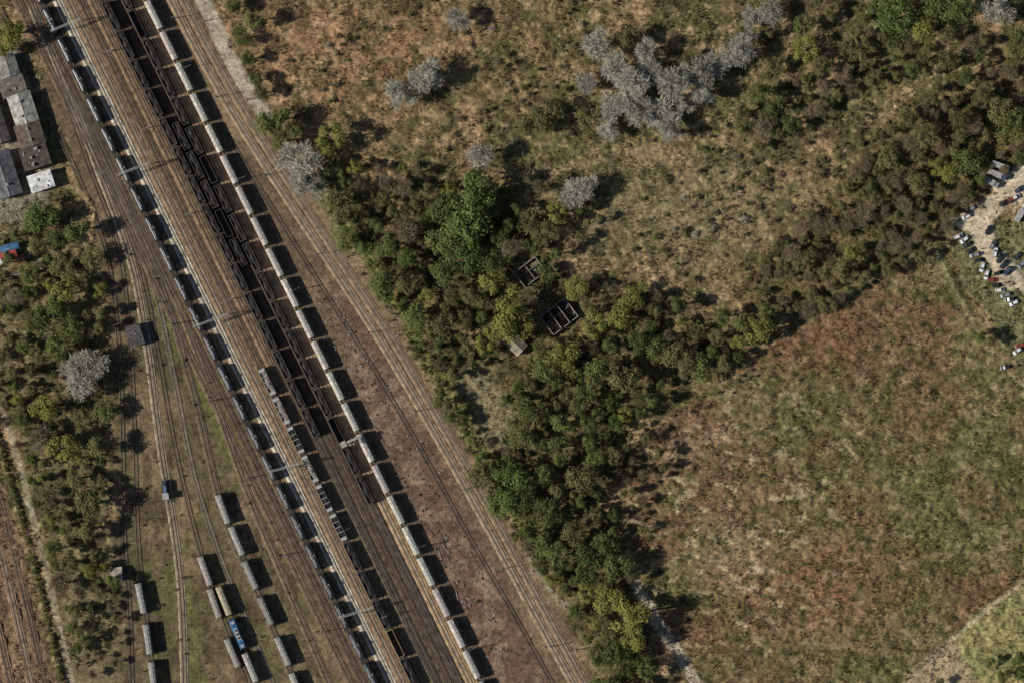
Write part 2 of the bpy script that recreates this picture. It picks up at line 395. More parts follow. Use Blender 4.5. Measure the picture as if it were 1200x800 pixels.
def m_shunter():
    L=9;b=B();b.box(0,0,1.0,L,2.7,.3,1);bogies(b,L+.6)
    b.box(-1.2,0,1.3,5.4,1.5,1.5,0,ty=.12,tx=.1);b.box(2.6,0,1.3,2.6,2.6,2.3,0,ty=.12,tx=.1);b.box(2.6,0,3.6,2.9,2.7,.12,2)
    for y in(-1,1): b.box(2.6,y*1.26,2.4,1.8,.06,.8,3)
    b.box(1.27,0,2.5,.06,2,.8,3);b.tube((-2,0,2.8),(-2,0,3.2),.15,.15,8,1);b.box(-2.9,0,2.8,1.2,1.0,.06,1)
    for y in(-1.28,1.28): b.box(-1.2,y,2.0,5.2,.04,.05,2)
    return b.mesh("shunting_locomotive",[M_paint,M_dark,M_light,M_glass])
MC=m_covered();MT=m_tank();MG=[m_gondola(M_coal,i) for i in range(3)];ME=m_gondola(None,9);MH=[m_gondola(M_gravel,4,bars=True),m_gondola(M_coal,5,bars=True)]
ML=m_loco();MS=m_shunter()
ZR=.44
def train(x0,y0,y1,step,fn):
    y=y0
    while y<y1:
        me,nm,cl=fn(y)
        if me:
            x,yy=P(x0+SL*y,y);a=math.atan2(-1,SL)
            place(nm,me,x,yy,ZR,a+random.choice((0,math.pi)),color=cl)
        y+=step
def v(c,j=.15):
    k=random.uniform(1-j,1+j);return tuple(min(.85,q*k*random.uniform(.96,1.04)) for q in c)
CREAM=(.60,.56,.50)
train(172,-18,830,36.15,lambda y:(MC,"covered_hopper_wagon",v(CREAM,.15)))
train(47.5,-10,830,34.8,lambda y:(MT,"tank_wagon",v(random.choice([(.03,.032,.036),(.04,.044,.05),(.06,.064,.07)]),.3)))
train(121.5,-15,496,34,lambda y:(random.choice(MG),"open_coal_wagon",v((.12,.10,.085),.35)))
train(147.5,-5,575,34,lambda y:(random.choice(MG+[ME]),"open_coal_wagon",v((.10,.085,.075),.35)))
train(134.5,160,330,34,lambda y:(random.choice(MG+[ME]),"open_coal_wagon",v((.09,.08,.07),.35)))
train(94.5,447,830,34,lambda y:((MH[0] if random.random()<.5 else MH[1]),"open_hopper_wagon",v((.16,.16,.155),.4)) if y<650 else (MG[0] if not 740<y<775 else ME,"open_coal_wagon",v((.06,.065,.08),.3) if not 740<y<775 else (.38,.3,.17)))
def wag(me,nm,px,py,slope,cl,sc=1):
    x,y=P(px,py);place(nm,me,x,y,.42,math.atan2(-1,slope),(sc,1,1),cl)
GREY=(.32,.315,.30)
for px,py,sl in((262,596,.36),(278,633,.42),(294,673,.44),(312,715,.44),(332,762,.44),(349,804,.44)): wag(MC,"covered_goods_wagon",px,py,sl,v(GREY,.4))
for px,py,sl in((241,668,.36),(252,706,.34),(273,764,.42)): wag(MC,"covered_goods_wagon",px,py,sl,v((.42,.40,.36),.25))
wag(MC,"covered_goods_wagon",263,703,.4,(.50,.43,.27));wag(ML,"locomotive",279,742,.42,(.06,.17,.38));wag(MC,"covered_goods_wagon",294,781,.42,(.44,.42,.39))
wag(MC,"covered_goods_wagon",166,700,.2,v(GREY));wag(MC,"covered_goods_wagon",174,748,.14,v(GREY));wag(MC,"covered_goods_wagon",180,792,.12,v(GREY))
wag(MS,"shunting_locomotive",194,574,.12,(.12,.2,.34))
# ---------------- catenary portals and masts
def portal(px0,py0,px1,py1,h=8.5):
    x0,y0=P(px0,py0);x1,y1=P(px1,py1);L=math.hypot(x1-x0,y1-y0);b=B()
    for x in(0,L):
        b.box(x,0,-.2,.7,.7,.6,1)
        for dx in(-.2,.2):
            for dy in(-.2,.2): b.box(x+dx,dy,.3,.1,.1,h-.3,0)
        for k in range(7):
            z=.6+k*1.1;b.tube((x-.2,-.2,z),(x+.2,-.2,z+1),.04,.04,4,0);b.tube((x-.2,.2,z+1),(x+.2,.2,z),.04,.04,4,0)
    for y in(-.35,.35):
        for z in(h,h+.7): b.box(L/2,y,z,L+.6,.15,.15,0)
    n=int(L/1.0)
    for k in range(n):
        x=k*L/n;b.tube((x,-.35,h+.75),(x+L/n,.35,h+.75),.05,.05,4,0);b.tube((x,-.35,h+.1),(x+L/n,-.35,h+.7),.05,.05,4,0)
    k=2.2
    while k<L: b.tube((k,0,h),(k,0,h-1.6),.06,.06,5,0);b.box(k,0,h-1.7,.1,1.2,.08,0);k+=4.7
    place("catenary_portal",b.mesh("catenary_portal",[M_light,M_conc]),x0,y0,0,math.atan2(y1-y0,x1-x0))
for a in((228,383,268,368),(316,552,357,541),(398,722,438,710),(140,206,176,192),(62,38,96,24)): portal(*a)
def m_mast():
    b=B();b.box(0,0,-.2,.8,.8,.5,1);b.tube((0,0,.3),(0,0,8.5),.2,.13,8,0);b.tube((0,0,7.2),(3.0,0,7.2),.06,.05,5,0);b.tube((0,0,8.2),(3.0,0,7.2),.04,.04,4,0);b.tube((0,0,6.0),(2.7,0,5.9),.05,.05,4,0);b.tube((2.9,0,7.2),(2.9,0,5.9),.04,.04,4,0)
    return b.mesh("catenary_mast",[M_conc,M_conc])
MM=m_mast()
for i in range(9):
    y=25+i*92;curve=[(186,-30),(232,60),(285,152),(345,245),(400,328),(448,402),(506,500),(567,608),(620,706),(680,815)]
    xc=np.interp(y,[q[1] for q in curve],[q[0] for q in curve]);x,yy=P(xc+24,y);place("catenary_mast",MM,x,yy,0,math.pi+.4)
    x,yy=P(xc-12,y-3);place("catenary_mast",MM,x,yy,0,.4)
for x0,ys in((101,(60,150,250,350,620,720)),(14,(380,470,560,650,740)),(178.5,(80,210,340,640,760))):
    for y in ys: x,yy=P(x0+SL*y,y);place("catenary_mast",MM,x,yy,0,random.choice((0.4,math.pi+.4)))
b=B()
for x0 in(47.5,67,81,94.5):
    a=P(x0-SL*30,-30);c2=P(x0+SL*830,830);b.tube((*a,6.4),(*c2,6.4),.012,.012,3,0);b.tube((*a,7.6),(*c2,7.6),.012,.012,3,0)
place("overhead_wires",b.mesh("overhead_wires",[M_dark]),0,0)
# ---------------- unloading gantry over the pale train
b=B();b.box(0,-3,0,.4,.4,6,0);b.box(0,3,0,.4,.4,6,0);b.box(0,0,5.6,1.2,9,.6,0);b.box(0,-4.2,4.2,2.4,2.2,2.2,0,tx=.1,ty=.1);b.box(0,-4.2,6.4,2.7,2.5,.12,1);b.box(0,-5.33,4.8,1.8,.05,.9,2);b.tube((0,0,5.6),(2,2,4.5),.15,.15,6,0);b.box(1.8,3.2,5.3,2.2,1.2,.9,1)
x,y=P(413,515);place("wagon_unloading_gantry",b.mesh("unloading_gantry",[M_conc,M_hatch,M_glass]),x,y,0,math.atan2(-1,SL))
# ---------------- buildings
def building(name,px,py,L,W,h,rot,roofc,ridge=1.2,flat=False,vents=0,parts=None):
    x,y=P(px,py);e=link(bpy.data.objects.new(name,None));e.location=(x,y,0);e.rotation_euler=(0,0,rot)
    b=B();b.box(0,0,-.4,L,W,h+.4,0)
    place("walls",b.mesh("walls",[M_wall]),0,0,parent=e)
    b=B()
    if flat: b.box(0,0,h+.003,L+.5,W+.5,.25,0)
    else:
        o=.45;b.prism([(-W/2-o,h-.1),(-W/2-o,h+.12),(0,h+ridge+.15),(W/2+o,h+.12),(W/2+o,h-.1),(0,h+ridge-.05)],-L/2-o,L/2+o,0)
        b.box(0,0,h+ridge+.1,L+.8,.35,.12,1)
    for i in range(vents):
        xx=-L/2+L*(i+.5)/vents;b.box(xx,random.uniform(-.2,.2)*W,h+(ridge*.5 if not flat else .25),1.1,1.1,ridge*.6+.6,1)
    if flat:
        for i in range(int(L*W/14)): b.box(random.uniform(-.4,.4)*L,random.uniform(-.4,.4)*W,h+.24,random.uniform(.4,1.6),random.uniform(.4,1.2),random.uniform(.08,.5),random.choice((0,1)),rot=random.choice((0,.1)))
    place("roof",b.mesh("roof",[M_roof,M_conc]),0,0,color=roofc,parent=e)
    b=B();n=max(1,int(L/3.2))
    for i in range(n):
        for s in(-1,1): b.box(-L/2+L*(i+.5)/n,s*(W/2+.01),h*.4,1.2,.06,1.1 if h>2.4 else .6,0)
    place("windows",b.mesh("windows",[M_glass]),0,0,parent=e)
    b=B();b.box(L/2+.02,0,0,.08,1.1,2.1,0);place("door",b.mesh("door",[M_wood]),0,0,parent=e)
    return e
RA=math.radians(-72)
building("industrial_shed",10,78,9,8,4,RA,C(100,98,94))
building("industrial_shed",16,102,8,11,4,RA,C(86,78,72),flat=True)
building("industrial_shed",28,128,13,10,4.5,RA,C(128,126,120),ridge=1.6,vents=2)
building("industrial_shed",36,158,10,11,4.5,RA,C(74,64,56),vents=2)
building("industrial_shed",42,184,10,12,4.2,RA,C(64,55,50),flat=True,vents=3)
building("industrial_shed",49,213,7.5,10.5,4,RA,(.75,.75,.73),flat=True)
building("warehouse",5,205,20,11,5,RA,C(78,78,80),ridge=1.8,vents=2)
building("warehouse",-6,140,22,8,5,RA,C(66,62,60))
building("workshop",10,296,7,5,3,.25,C(150,66,56,1.2),flat=True)
building("workshop",12,290,8,2.6,3.3,.25,C(70,110,150,1.2),flat=True)
building("workshop",8,304,6,2.4,2.8,.25,(.6,.6,.6),flat=True)
building("shed",24,305,4,3,2.6,.3,C(110,70,50))
building("signal_hut",159,393,9,6,4,RA,C(66,64,64),flat=True)
building("switch_hut",137,671,4.5,4.5,3,0.1,C(150,138,126),ridge=.9)
building("switch_hut",139,677,2.6,2.2,2.4,0.1,(.6,.6,.6),flat=True)
building("abandoned_house",603,402,9,6,3,-.75,C(112,104,92),ridge=1.6)
building("garden_shed",48,503,5,3,2.6,.4,C(110,106,98));building("garden_shed",46,520,4,3,2.6,.4,C(80,80,82))
building("garden_shed",16,345,5,4,2.6,.2,C(110,108,100));building("garden_shed",20,322,4,3,2.4,.2,C(86,70,60))
def ruin(px,py,L,W,h,rot,rooms):
    b=B();b.box(0,0,-.3,L,W,.35,1);t=.3
    for y in(-W/2,W/2):
        k=-L/2
        while k<L/2-.1:
            seg=min(2.0,L/2-k)
            if random.random()<.9: b.box(k+seg/2,y,0.05,seg,t,h*random.uniform(.5,1),0)
            k+=seg
    for i in range(rooms+1):
        x=-L/2+t/2+i*(L-t)/rooms;b.box(x,0,0.05,t*.9,W-t-.02,h*random.uniform(.5,1),0)
    b.box(0,W*.1,0.05,L-2*t,.2,h*.4,0)
    for i in range(90): b.box(random.uniform(-L/2,L/2)*.95,random.uniform(-W/2,W/2)*.95,.05,random.uniform(.2,1.2),random.uniform(.2,.7),random.uniform(.1,.5),random.choice((0,1,1,2)),rot=random.uniform(0,3))
    x,y=P(px,py);place("ruined_building",b.mesh("ruin",[M_conc,M_dark,M_wood]),x,y,0,rot)
ruin(655,371,14,10,3.4,.65,3);ruin(621,319,12,8,2.6,.65,2)
# ---------------- cars / trucks / scrap
def m_car(van=False):
    b=B();L,W=(4.4,1.78)
    def ring(x,w,z0,z1): return [(x,-w/2,z0),(x,w/2,z0),(x,w/2*.97,z1),(x,-w/2*.97,z1)]
    b.loft([ring(-2.2,1.5,.35,.75),ring(-2.1,1.7,.3,.95),ring(-1.4,1.78,.28,1.0),ring(.9,1.78,.28,.95),ring(1.9,1.7,.3,.8),ring(2.2,1.45,.35,.65)],0)
    zt=1.45 if not van else 1.9;xb=-1.9 if not van else -2.1
    base=[(xb,-.82,.93),(1.05,-.82,.93),(1.05,.82,.93),(xb,.82,.93)];top=[(xb+.4,-.64,zt),(.25,-.64,zt),(.25,.64,zt),(xb+.4,.64,zt)]
    b.loft([base,top],1);b.box((xb+.65)/2,0,zt+.002,.45-xb*1.0-.65+.2,1.24,.05,0)
    for x in(-1.35,1.35):
        for y in(-.8,.8): b.tube((x,y-.1,.33),(x,y+.1,.33),.33,.33,12,2)
    for y in(-.95,.95): b.box(.8,y,.95,.15,.2,.12,0)
    return b.mesh("car",[M_carp,M_glass,M_tyre])
def m_truck():
    b=B();b.box(0,0,.6,8.5,2.3,.25,2);b.box(3.2,0,.85,1.9,2.4,1.9,0,tx=.15,ty=.08);b.box(-1,0,.85,6.2,2.45,2.4,3)
    b.box(4.12,0,1.7,.06,2,.8,1)
    for x in(-3,-2,3):
        for y in(-1,1): b.tube((x,y-.15,.5),(x,y+.15,.5),.5,.5,12,2)
    for i in range(5): b.box(-3.4+i*1.2,0,3.25,.06,2.4,.04,2)
    return b.mesh("box_truck",[M_carp,M_glass,M_tyre,M_light])
CM=m_car();CV=m_car(True);CT=m_truck()
W_=(.75,.75,.74);K_=(.03,.03,.035);G_=(.26,.27,.28);R_=(.28,.05,.04);BL=(.07,.09,.15)
for px,py,a,cl in((1123,277,.5,W_),(1130,281,.5,W_),(1133,287,.4,K_),(1139,293,.4,K_),(1142,299,.3,G_),(1147,305,.3,K_),(1151,313,1.3,W_),(1156,322,1.2,W_),(1164,328,.2,R_),(1168,334,.2,K_),(1172,340,.2,W_),(1178,346,.2,G_),(1183,351,.3,K_),(1188,355,.3,W_),(1163,287,1.2,G_),(1166,296,1.3,W_),(1171,303,1.2,K_),(1176,310,1.0,K_),(1180,318,1,BL),(1176,238,.6,K_),(1183,235,.6,R_),(1190,231,.6,W_),(1158,270,1.2,K_),(1132,254,.6,W_),(1138,245,.5,G_),(1128,240,.4,K_),(1194,222,.5,BL),(1193,300,.8,K_),(1197,310,.8,G_),(1192,411,.5,W_),(1178,430,.3,K_),(1195,405,.3,R_),(1170,320,.2,K_)):
    x,y=P(px,py);place("parked_car",random.choice((CM,CM,CV)),x,y,hz(x,y)+.05,a+random.uniform(-.2,.2)+random.choice((0,3.14)),color=cl)
for px,py,a,cl in((1172,195,-.35,W_),(1160,213,-.5,G_),(1196,250,1.0,W_),(1168,205,-.4,BL)):
    x,y=P(px,py);place("box_truck",CT,x,y,hz(x,y)+.05,a,color=cl)
b=B()
for i in range(520):
    if i<330:
        t=random.random();py=340+t*430;px=172+SL*py+ random.uniform(14,20+60*min(1,max(.2,1-abs(t-.5))));k=1
    elif i<430: px,py=random.uniform(1130,1200),random.uniform(200,380);k=1
    else: px,py=random.uniform(5,60),random.uniform(60,330);k=1
    x,y=P(px,py);b.box(x,y,hz(x,y)-.05,random.uniform(.3,1.6),random.uniform(.2,.6),random.uniform(.15,.5),random.choice((0,1,1,2)),rot=random.uniform(0,3.14))
place("scrap_debris",b.mesh("scrap",[M_conc,M_wood,M_dark]),0,0)
b=B()
for i in range(14):
    px=505+i*1.6+random.uniform(-4,14);py=615+i*7;x,y=P(px,py);b.box(x,y,0,random.uniform(2,6),.35,.3,random.choice((0,1)),rot=random.uniform(-1.4,-.8))
place("sleeper_pile",b.mesh("pile",[M_conc,M_wood]),0,0)
def fence(pts):
    b=B();pl=catmull(pts,3)
    for p in pl: b.box(p.x,p.y,hz(p.x,p.y)-.1,.14,.14,1.5,0)
    for i in range(len(pl)-1):
        for z in(.6,1.2): b.tube((*pl[i],hz(*pl[i])+z),(*pl[i+1],hz(*pl[i+1])+z),.02,.02,3,0)
    place("wire_fence",b.mesh("wire_fence",[M_wood]),0,0)
fence([(1045,812),(1110,748),(1205,666)]);fence([(1096,288),(1122,342),(1152,402),(1205,470)])
# ---------------- foliage
def leafmat(name,c0,c1,trans=.25):
    m,nt,b=newmat(name);oi=N(nt,'ShaderNodeObjectInfo');at=N(nt,'ShaderNodeAttribute',attribute_name="tint")
    ad=N(nt,'ShaderNodeMath',operation='MULTIPLY_ADD');ad.inputs[1].default_value=.5;nt.links.new(at.outputs['Fac'],ad.inputs[0])
    m2=N(nt,'ShaderNodeMath',operation='MULTIPLY');m2.inputs[1].default_value=.5;nt.links.new(oi.outputs['Random'],m2.inputs[0]);nt.links.new(m2.outputs[0],ad.inputs[2])
    mx=N(nt,'ShaderNodeMix',data_type='RGBA');nt.links.new(ad.outputs[0],mx.inputs[0]);mx.inputs[6].default_value=(*c0,1);mx.inputs[7].default_value=(*c1,1)
    nt.links.new(mx.outputs[2],b.inputs['Base Color']);b.inputs['Roughness'].default_value=.7;b.inputs['Specular IOR Level'].default_value=.15
    if trans>0:
        tr=N(nt,'ShaderNodeBsdfTranslucent');nt.links.new(mx.outputs[2],tr.inputs[0])
        ms=N(nt,'ShaderNodeMixShader');ms.inputs[0].default_value=trans
        nt.links.new(b.outputs[0],ms.inputs[1]);nt.links.new(tr.outputs[0],ms.inputs[2]);nt.links.new(ms.outputs[0],nt.nodes['Material Output'].inputs[0])
    return m
LM={'green':leafmat("leaves_green",(.075,.098,.03),(.20,.22,.075)),
 'lime':leafmat("leaves_lime",(.19,.205,.05),(.36,.35,.10),.3),
 'vivid':leafmat("leaves_vivid",(.08,.12,.034),(.18,.23,.07)),
 'olive':leafmat("leaves_olive",(.10,.10,.04),(.25,.235,.10)),
 'grey':leafmat("twigs_grey",(.26,.25,.20),(.52,.50,.42),0),
 'brown':leafmat("twigs_brown",(.13,.10,.06),(.30,.24,.145),0)}
def m_tree(kind,seed,R=4.0,Ht=9.5,shrub=False,nl=None):
    r=np.random.default_rng(seed);rr=random.Random(seed);b=B();bare=kind in('grey','brown')
    z0=Ht*.35 if not shrub else .3
    nlob=rr.randint(8,13) if not shrub else rr.randint(4,7);lob=[]
    el=rr.uniform(.7,1.0);ea=rr.uniform(0,3.14)
    for i in range(nlob):
        a=rr.uniform(0,2*math.pi);q=math.sqrt(rr.random())*R*.75;zc=z0+(Ht-z0)*(.1+.75*(1-(q/R)**1.3)*rr.uniform(.6,1.1))
        X0,Y0=q*math.cos(a),q*math.sin(a)*el
        lob.append((X0*math.cos(ea)-Y0*math.sin(ea),X0*math.sin(ea)+Y0*math.cos(ea),zc,R*rr.uniform(.2,.45)))
    tr=R*.055;b.tube((0,0,-.5),(rr.uniform(-.2,.2),rr.uniform(-.2,.2),z0*1.1),tr*1.3,tr*.85,7,0);b.tube((0,0,z0),(0,0,Ht*.8),tr*.85,tr*.25,6,0)
    for lx,ly,lz,lr in lob:
        zs=z0*rr.uniform(.7,1.2);mid=(lx*.5,ly*.5,zs+(lz-zs)*.6);b.tube((0,0,zs),mid,tr*.5,tr*.35,5,0);b.tube(mid,(lx,ly,lz),tr*.35,tr*.12,4,0)
        if bare:
            for k in range(6):
                d=Vector((rr.gauss(0,1),rr.gauss(0,1),rr.uniform(0,1.3))).normalized()*lr*1.1
                b.tube((lx*.8,ly*.8,lz*.95),(lx+d.x,ly+d.y,lz+d.z),.06,.02,3,1)
    me=bpy.data.meshes.new(("shrub_" if shrub else "tree_")+kind)
    n_tot=nl or (2000 if not shrub else 420)
    VV=[];TT=[];wsum=sum(l[3]**2 for l in lob)
    for (lx,ly,lz,lr) in lob:
        per=max(20,int(n_tot*lr*lr/wsum))
        d=r.normal(size=(per,3));d[:,2]=np.abs(d[:,2])*.9-.25;d/=np.linalg.norm(d,axis=1)[:,None]
        rad=lr*(r.random(per)**.4)*r.uniform(.75,1.35,per)
        c0=np.array([lx,ly,lz])+d*rad[:,None]*np.array([1,1,.95])
        lt=rr.random()
        if bare:
            c0=np.array([lx,ly,lz])+d*rad[:,None]*np.array([1.25,1.25,.9])
            u=d+r.normal(size=(per,3))*.45;u/=np.linalg.norm(u,axis=1)[:,None];w=np.cross(u,r.normal(size=(per,3)));w/=np.linalg.norm(w,axis=1)[:,None]
            su=r.uniform(.35,.9,per)*R/4;sw=r.uniform(.03,.08,per)*R/4*1.2
        else:
            nrm=d*.9+r.normal(size=(per,3))*.45+np.array([0,0,.25]);nrm/=np.linalg.norm(nrm,axis=1)[:,None]
            u=np.cross(nrm,r.normal(size=(per,3)));u/=np.linalg.norm(u,axis=1)[:,None];w=np.cross(nrm,u)
            su=r.uniform(.14,.34,per)*(R/4)**.5;sw=su*r.uniform(.5,.9,per)
        U=u*su[:,None];Wv=w*sw[:,None]
        q=np.stack([c0-U,c0-Wv*.9,c0+U,c0+Wv*.9],1) if not bare else np.stack([c0-U-Wv,c0-U+Wv,c0+U+Wv*.4,c0+U-Wv*.4],1)
        VV.append(q.reshape(-1,3));TT.append(np.repeat(np.clip(lt*.65+r.random(per)*.35,0,1),4))
    VV=np.concatenate(VV);TT=np.concatenate(TT);nv=len(b.v)
    faces=b.f+[tuple(range(nv+4*i,nv+4*i+4)) for i in range(len(VV)//4)]
    me.from_pydata(b.v+[tuple(x) for x in VV],[],faces)
    mi=b.m+[1]*(len(VV)//4);me.polygons.foreach_set("material_index",mi)
    a=me.attributes.new("tint",'FLOAT','POINT');a.data.foreach_set("value",np.concatenate([np.full(nv,.4),TT]).astype(np.float32))
    me.materials.append(M_bark if kind!='grey' else M_hatch);me.materials.append(LM[kind]);me.update();return me
TREES={};SHR={}
for k in LM:
    TREES[k]=[m_tree(k,100+i*7+len(k),nl={'grey':1500,'brown':1300}.get(k,2000)) for i in range(6 if k in('green','olive') else 4)]
    SHR[k]=[m_tree(k,300+i*7,R=2.0,Ht=2.6,shrub=True) for i in range(3)]
NM={'green':'deciduous_tree','lime':'spring_leaf_tree','vivid':'maple_tree','olive':'alder_tree','grey':'bare_willow_tree','brown':'leafless_tree'}
SN={'green':'shrub','lime':'hawthorn_shrub','vivid':'shrub','olive':'shrub','grey':'bare_shrub','brown':'leafless_shrub'}
placed=[]
def tree(px,py,rpx,kind,hs=1.0):
    x,y=P(px,py);R=rpx*S;s=R/4.0;zz=(s*.55+.5)*hs*random.uniform(.8,1.2)
    place(NM[kind],random.choice(TREES[kind]),x,y,hz(x,y),random.uniform(0,6.28),(s*random.uniform(.88,1.12),s*random.uniform(.88,1.12),zz));placed.append((px,py,rpx))
def shrub(px,py,rpx,kind):
    x,y=P(px,py);s=rpx*S/2.0
    place(SN[kind],random.choice(SHR[kind]),x,y,hz(x,y),random.uniform(0,6.28),(s*random.uniform(.8,1.2),s*random.uniform(.8,1.2),(.4+.6*s)*random.uniform(.7,1.2)))
T=[(390,165,20,'lime'),(415,196,10,'lime'),(320,142,22,'green'),(350,190,24,'grey'),(366,222,18,'grey'),(355,210,16,'grey'),
(560,228,28,'vivid'),(530,250,26,'green'),(548,262,28,'vivid'),(518,285,24,'green'),(545,300,24,'vivid'),(525,320,22,'green'),(573,240,18,'green'),
(505,90,19,'grey'),(470,115,18,'grey'),(486,100,14,'grey'),(562,180,18,'grey'),(680,225,19,'grey'),(665,235,14,'grey'),(535,25,13,'grey'),
(600,362,26,'lime'),(590,383,20,'lime'),(612,378,16,'lime'),(745,348,20,'lime'),(727,372,18,'lime'),(694,380,18,'lime'),(675,333,16,'lime'),(765,365,12,'olive'),
(885,385,22,'lime'),(870,378,15,'green'),(900,370,14,'green'),(652,250,15,'lime'),(620,260,17,'olive'),(640,275,15,'olive'),(768,408,16,'green'),(820,430,17,'green'),(848,425,14,'olive'),
(52,252,23,'vivid'),(40,262,14,'vivid'),(92,270,16,'green'),(15,40,20,'lime'),(8,60,12,'green'),(88,435,22,'grey'),(108,425,20,'grey'),(98,450,18,'grey'),
(700,55,17,'grey'),(718,80,20,'grey'),(740,95,20,'grey'),(765,85,18,'grey'),(790,100,22,'grey'),(815,85,18,'grey'),(838,75,18,'grey'),(862,62,18,'grey'),(876,48,12,'grey'),(722,128,18,'grey'),(748,130,18,'grey'),(775,135,20,'grey'),(800,125,16,'grey'),(712,150,14,'grey'),(785,158,14,'grey'),(735,45,14,'olive'),(900,15,16,'grey'),(880,22,12,'grey'),(690,100,14,'grey'),(825,110,14,'grey'),(755,60,14,'grey'),(735,110,14,'olive'),(805,70,12,'olive'),
(640,135,22,'olive'),(618,150,14,'olive'),(685,140,14,'olive'),(300,25,14,'green'),(285,45,12,'green'),(292,70,11,'green'),(300,95,11,'green'),(305,110,10,'olive'),(275,10,10,'green'),
(1050,22,26,'vivid'),(1078,38,18,'lime'),(1025,12,14,'green'),(1095,15,20,'green'),(1125,12,20,'green'),(1165,12,20,'grey'),(1180,22,14,'green'),(1195,50,20,'green'),(1110,40,14,'olive'),(945,58,18,'lime'),(940,30,14,'green'),(1185,150,24,'green'),(1170,130,18,'olive'),(1110,205,16,'lime'),(1130,190,18,'green'),(1095,195,14,'lime'),
(1145,393,11,'green'),(1160,400,7,'olive'),(1120,140,14,'olive'),(1130,90,14,'green'),(905,75,14,'olive'),(890,110,14,'green'),(960,80,14,'olive'),
(735,720,28,'lime'),(715,705,22,'lime'),(745,742,20,'lime'),(716,740,16,'olive'),(720,765,18,'green'),(690,660,22,'green'),(705,640,20,'green'),(600,560,24,'vivid'),(590,590,22,'vivid'),(610,585,18,'green'),(660,495,16,'green'),
(65,360,22,'green'),(75,345,18,'lime'),(45,375,18,'green'),(85,385,18,'green'),(75,525,20,'lime'),(90,560,16,'olive'),(60,475,20,'lime'),(105,590,22,'olive'),(100,620,16,'olive'),(40,540,12,'green'),
(1190,770,12,'green'),(1160,775,8,'green'),(1175,790,10,'green'),(1198,790,10,'vivid'),(1100,798,6,'olive'),(988,318,16,'olive'),(1000,300,14,'lime'),(480,330,18,'olive'),(470,220,14,'brown'),(455,215,12,'brown'),(430,290,14,'vivid'),(440,265,14,'green'),
(640,320,12,'green'),(660,410,22,'lime'),(640,430,18,'green'),(700,440,24,'green'),(730,440,22,'olive'),(610,510,18,'green'),(680,560,22,'olive'),(640,600,20,'green'),(1060,140,15,'olive'),(1085,160,14,'olive'),(1040,185,15,'olive'),(1150,110,16,'olive'),(1075,215,14,'olive')]
for t in T: tree(*t)
def inside(px,py,poly): return sdist(np.array([px],float),np.array([py],float),poly)[0]
CLEAR=[(655,371,24),(621,319,18),(603,402,15),(562,455,24),(575,490,20),(768,730,13),(750,695,11),(790,765,12),(588,430,14)]
def dens(sc,th,seed): return lambda px,py: float(fbm(np.array([px/sc]),np.array([py/sc]),3,seed)[0])>th
def scatter(poly,n,rmin,rmax,kinds,ws,pack=.72,hs=1.0,pred=None):
    xs=[p[0] for p in poly];ys=[p[1] for p in poly];c=0;tries=0
    while c<n and tries<n*20:
        tries+=1;px=random.uniform(min(xs),max(xs));py=random.uniform(min(ys),max(ys));r=rmin+(rmax-rmin)*random.random()**1.4
        if inside(px,py,poly)<-2: continue
        if pred and not pred(px,py): continue
        if any((px-a)**2+(py-b2)**2<(q+r*.7)**2 for a,b2,q in CLEAR): continue
        if any((px-a)**2+(py-b2)**2<((q+r)*pack)**2 for a,b2,q in placed[-700:]): continue
        tree(px,py,r,random.choices(kinds,ws)[0],hs);c+=1
scatter(FOREST,210,9,23,['green','olive','vivid','lime','brown'],[6,5,1.5,1.6,1],.7,pred=dens(38,.43,61))
scatter(FOREST,170,4,9,['green','olive','brown'],[4,4,2],.62,pred=dens(30,.42,67))
scatter([(640,520),(720,600),(750,700),(700,680),(620,620),(570,540)],40,9,18,['green','olive','vivid'],[5,3,1],.6)
scatter([(315,120),(345,150),(420,235),(430,280),(400,265),(350,205),(318,160)],30,6,14,['green','olive','brown','grey'],[5,3,1,.6],.7)
scatter([(385,180),(490,200),(510,250),(420,260)],20,7,13,['olive','green','brown'],[3,2,3],.8)
scatter(LWOOD,80,6,17,['green','olive','lime','brown'],[5,4,2,1.5],.76,pred=dens(35,.42,63))
scatter([(900,0),(1210,-5),(1210,70),(1130,85),(1030,90),(960,130),(880,180),(865,130),(900,90)],80,6,15,['green','olive','brown'],[4,5,3],.74,.9,pred=dens(35,.43,64))
scatter(BROWN,120,6,13,['brown','olive','green'],[5,5,.8],.72,.75,pred=dens(32,.40,65))
scatter([(60,640),(130,620),(140,790),(90,790)],18,4,9,['olive','brown','green'],[3,3,1],1.1)
scatter([(590,210),(700,200),(720,270),(640,300)],14,5,12,['olive','brown','green'],[3,3,2],.85)
scatter([(715,495),(770,470),(800,500),(745,640),(720,600)],20,4,9,['olive','brown','green'],[3,2,2],1)
def shr(poly,n,r0,r1,kinds,ws,clump=False):
    xs=[p[0] for p in poly];ys=[p[1] for p in poly];c=0
    while c<n:
        px=random.uniform(min(xs),max(xs));py=random.uniform(min(ys),max(ys))
        if inside(px,py,poly)<0: continue
        if clump and float(fbm(np.array([px/45.]),np.array([py/45.]),3,61)[0])<.54: 
            if random.random()<.93: continue
        if any((px-a)**2+(py-b2)**2<q*q for a,b2,q in CLEAR): continue
        shrub(px,py,random.uniform(r0,r1),random.choices(kinds,ws)[0]);c+=1
MEAD=[(310,0),(900,0),(860,170),(930,260),(870,360),(780,335),(700,320),(650,220),(520,200),(440,200),(350,130)]
shr(MEAD,320,1.5,6,['olive','brown','green','grey'],[4,5,1.5,1],True)
shr(FOREST,330,2.5,6.5,['green','olive','brown'],[3,4,3])
shr(BROWN,330,2,6.5,['brown','olive'],[6,4])
shr([(880,60),(1030,90),(1080,130),(1000,190),(930,260),(860,200)],140,2,6,['brown','olive','green'],[5,3,1])
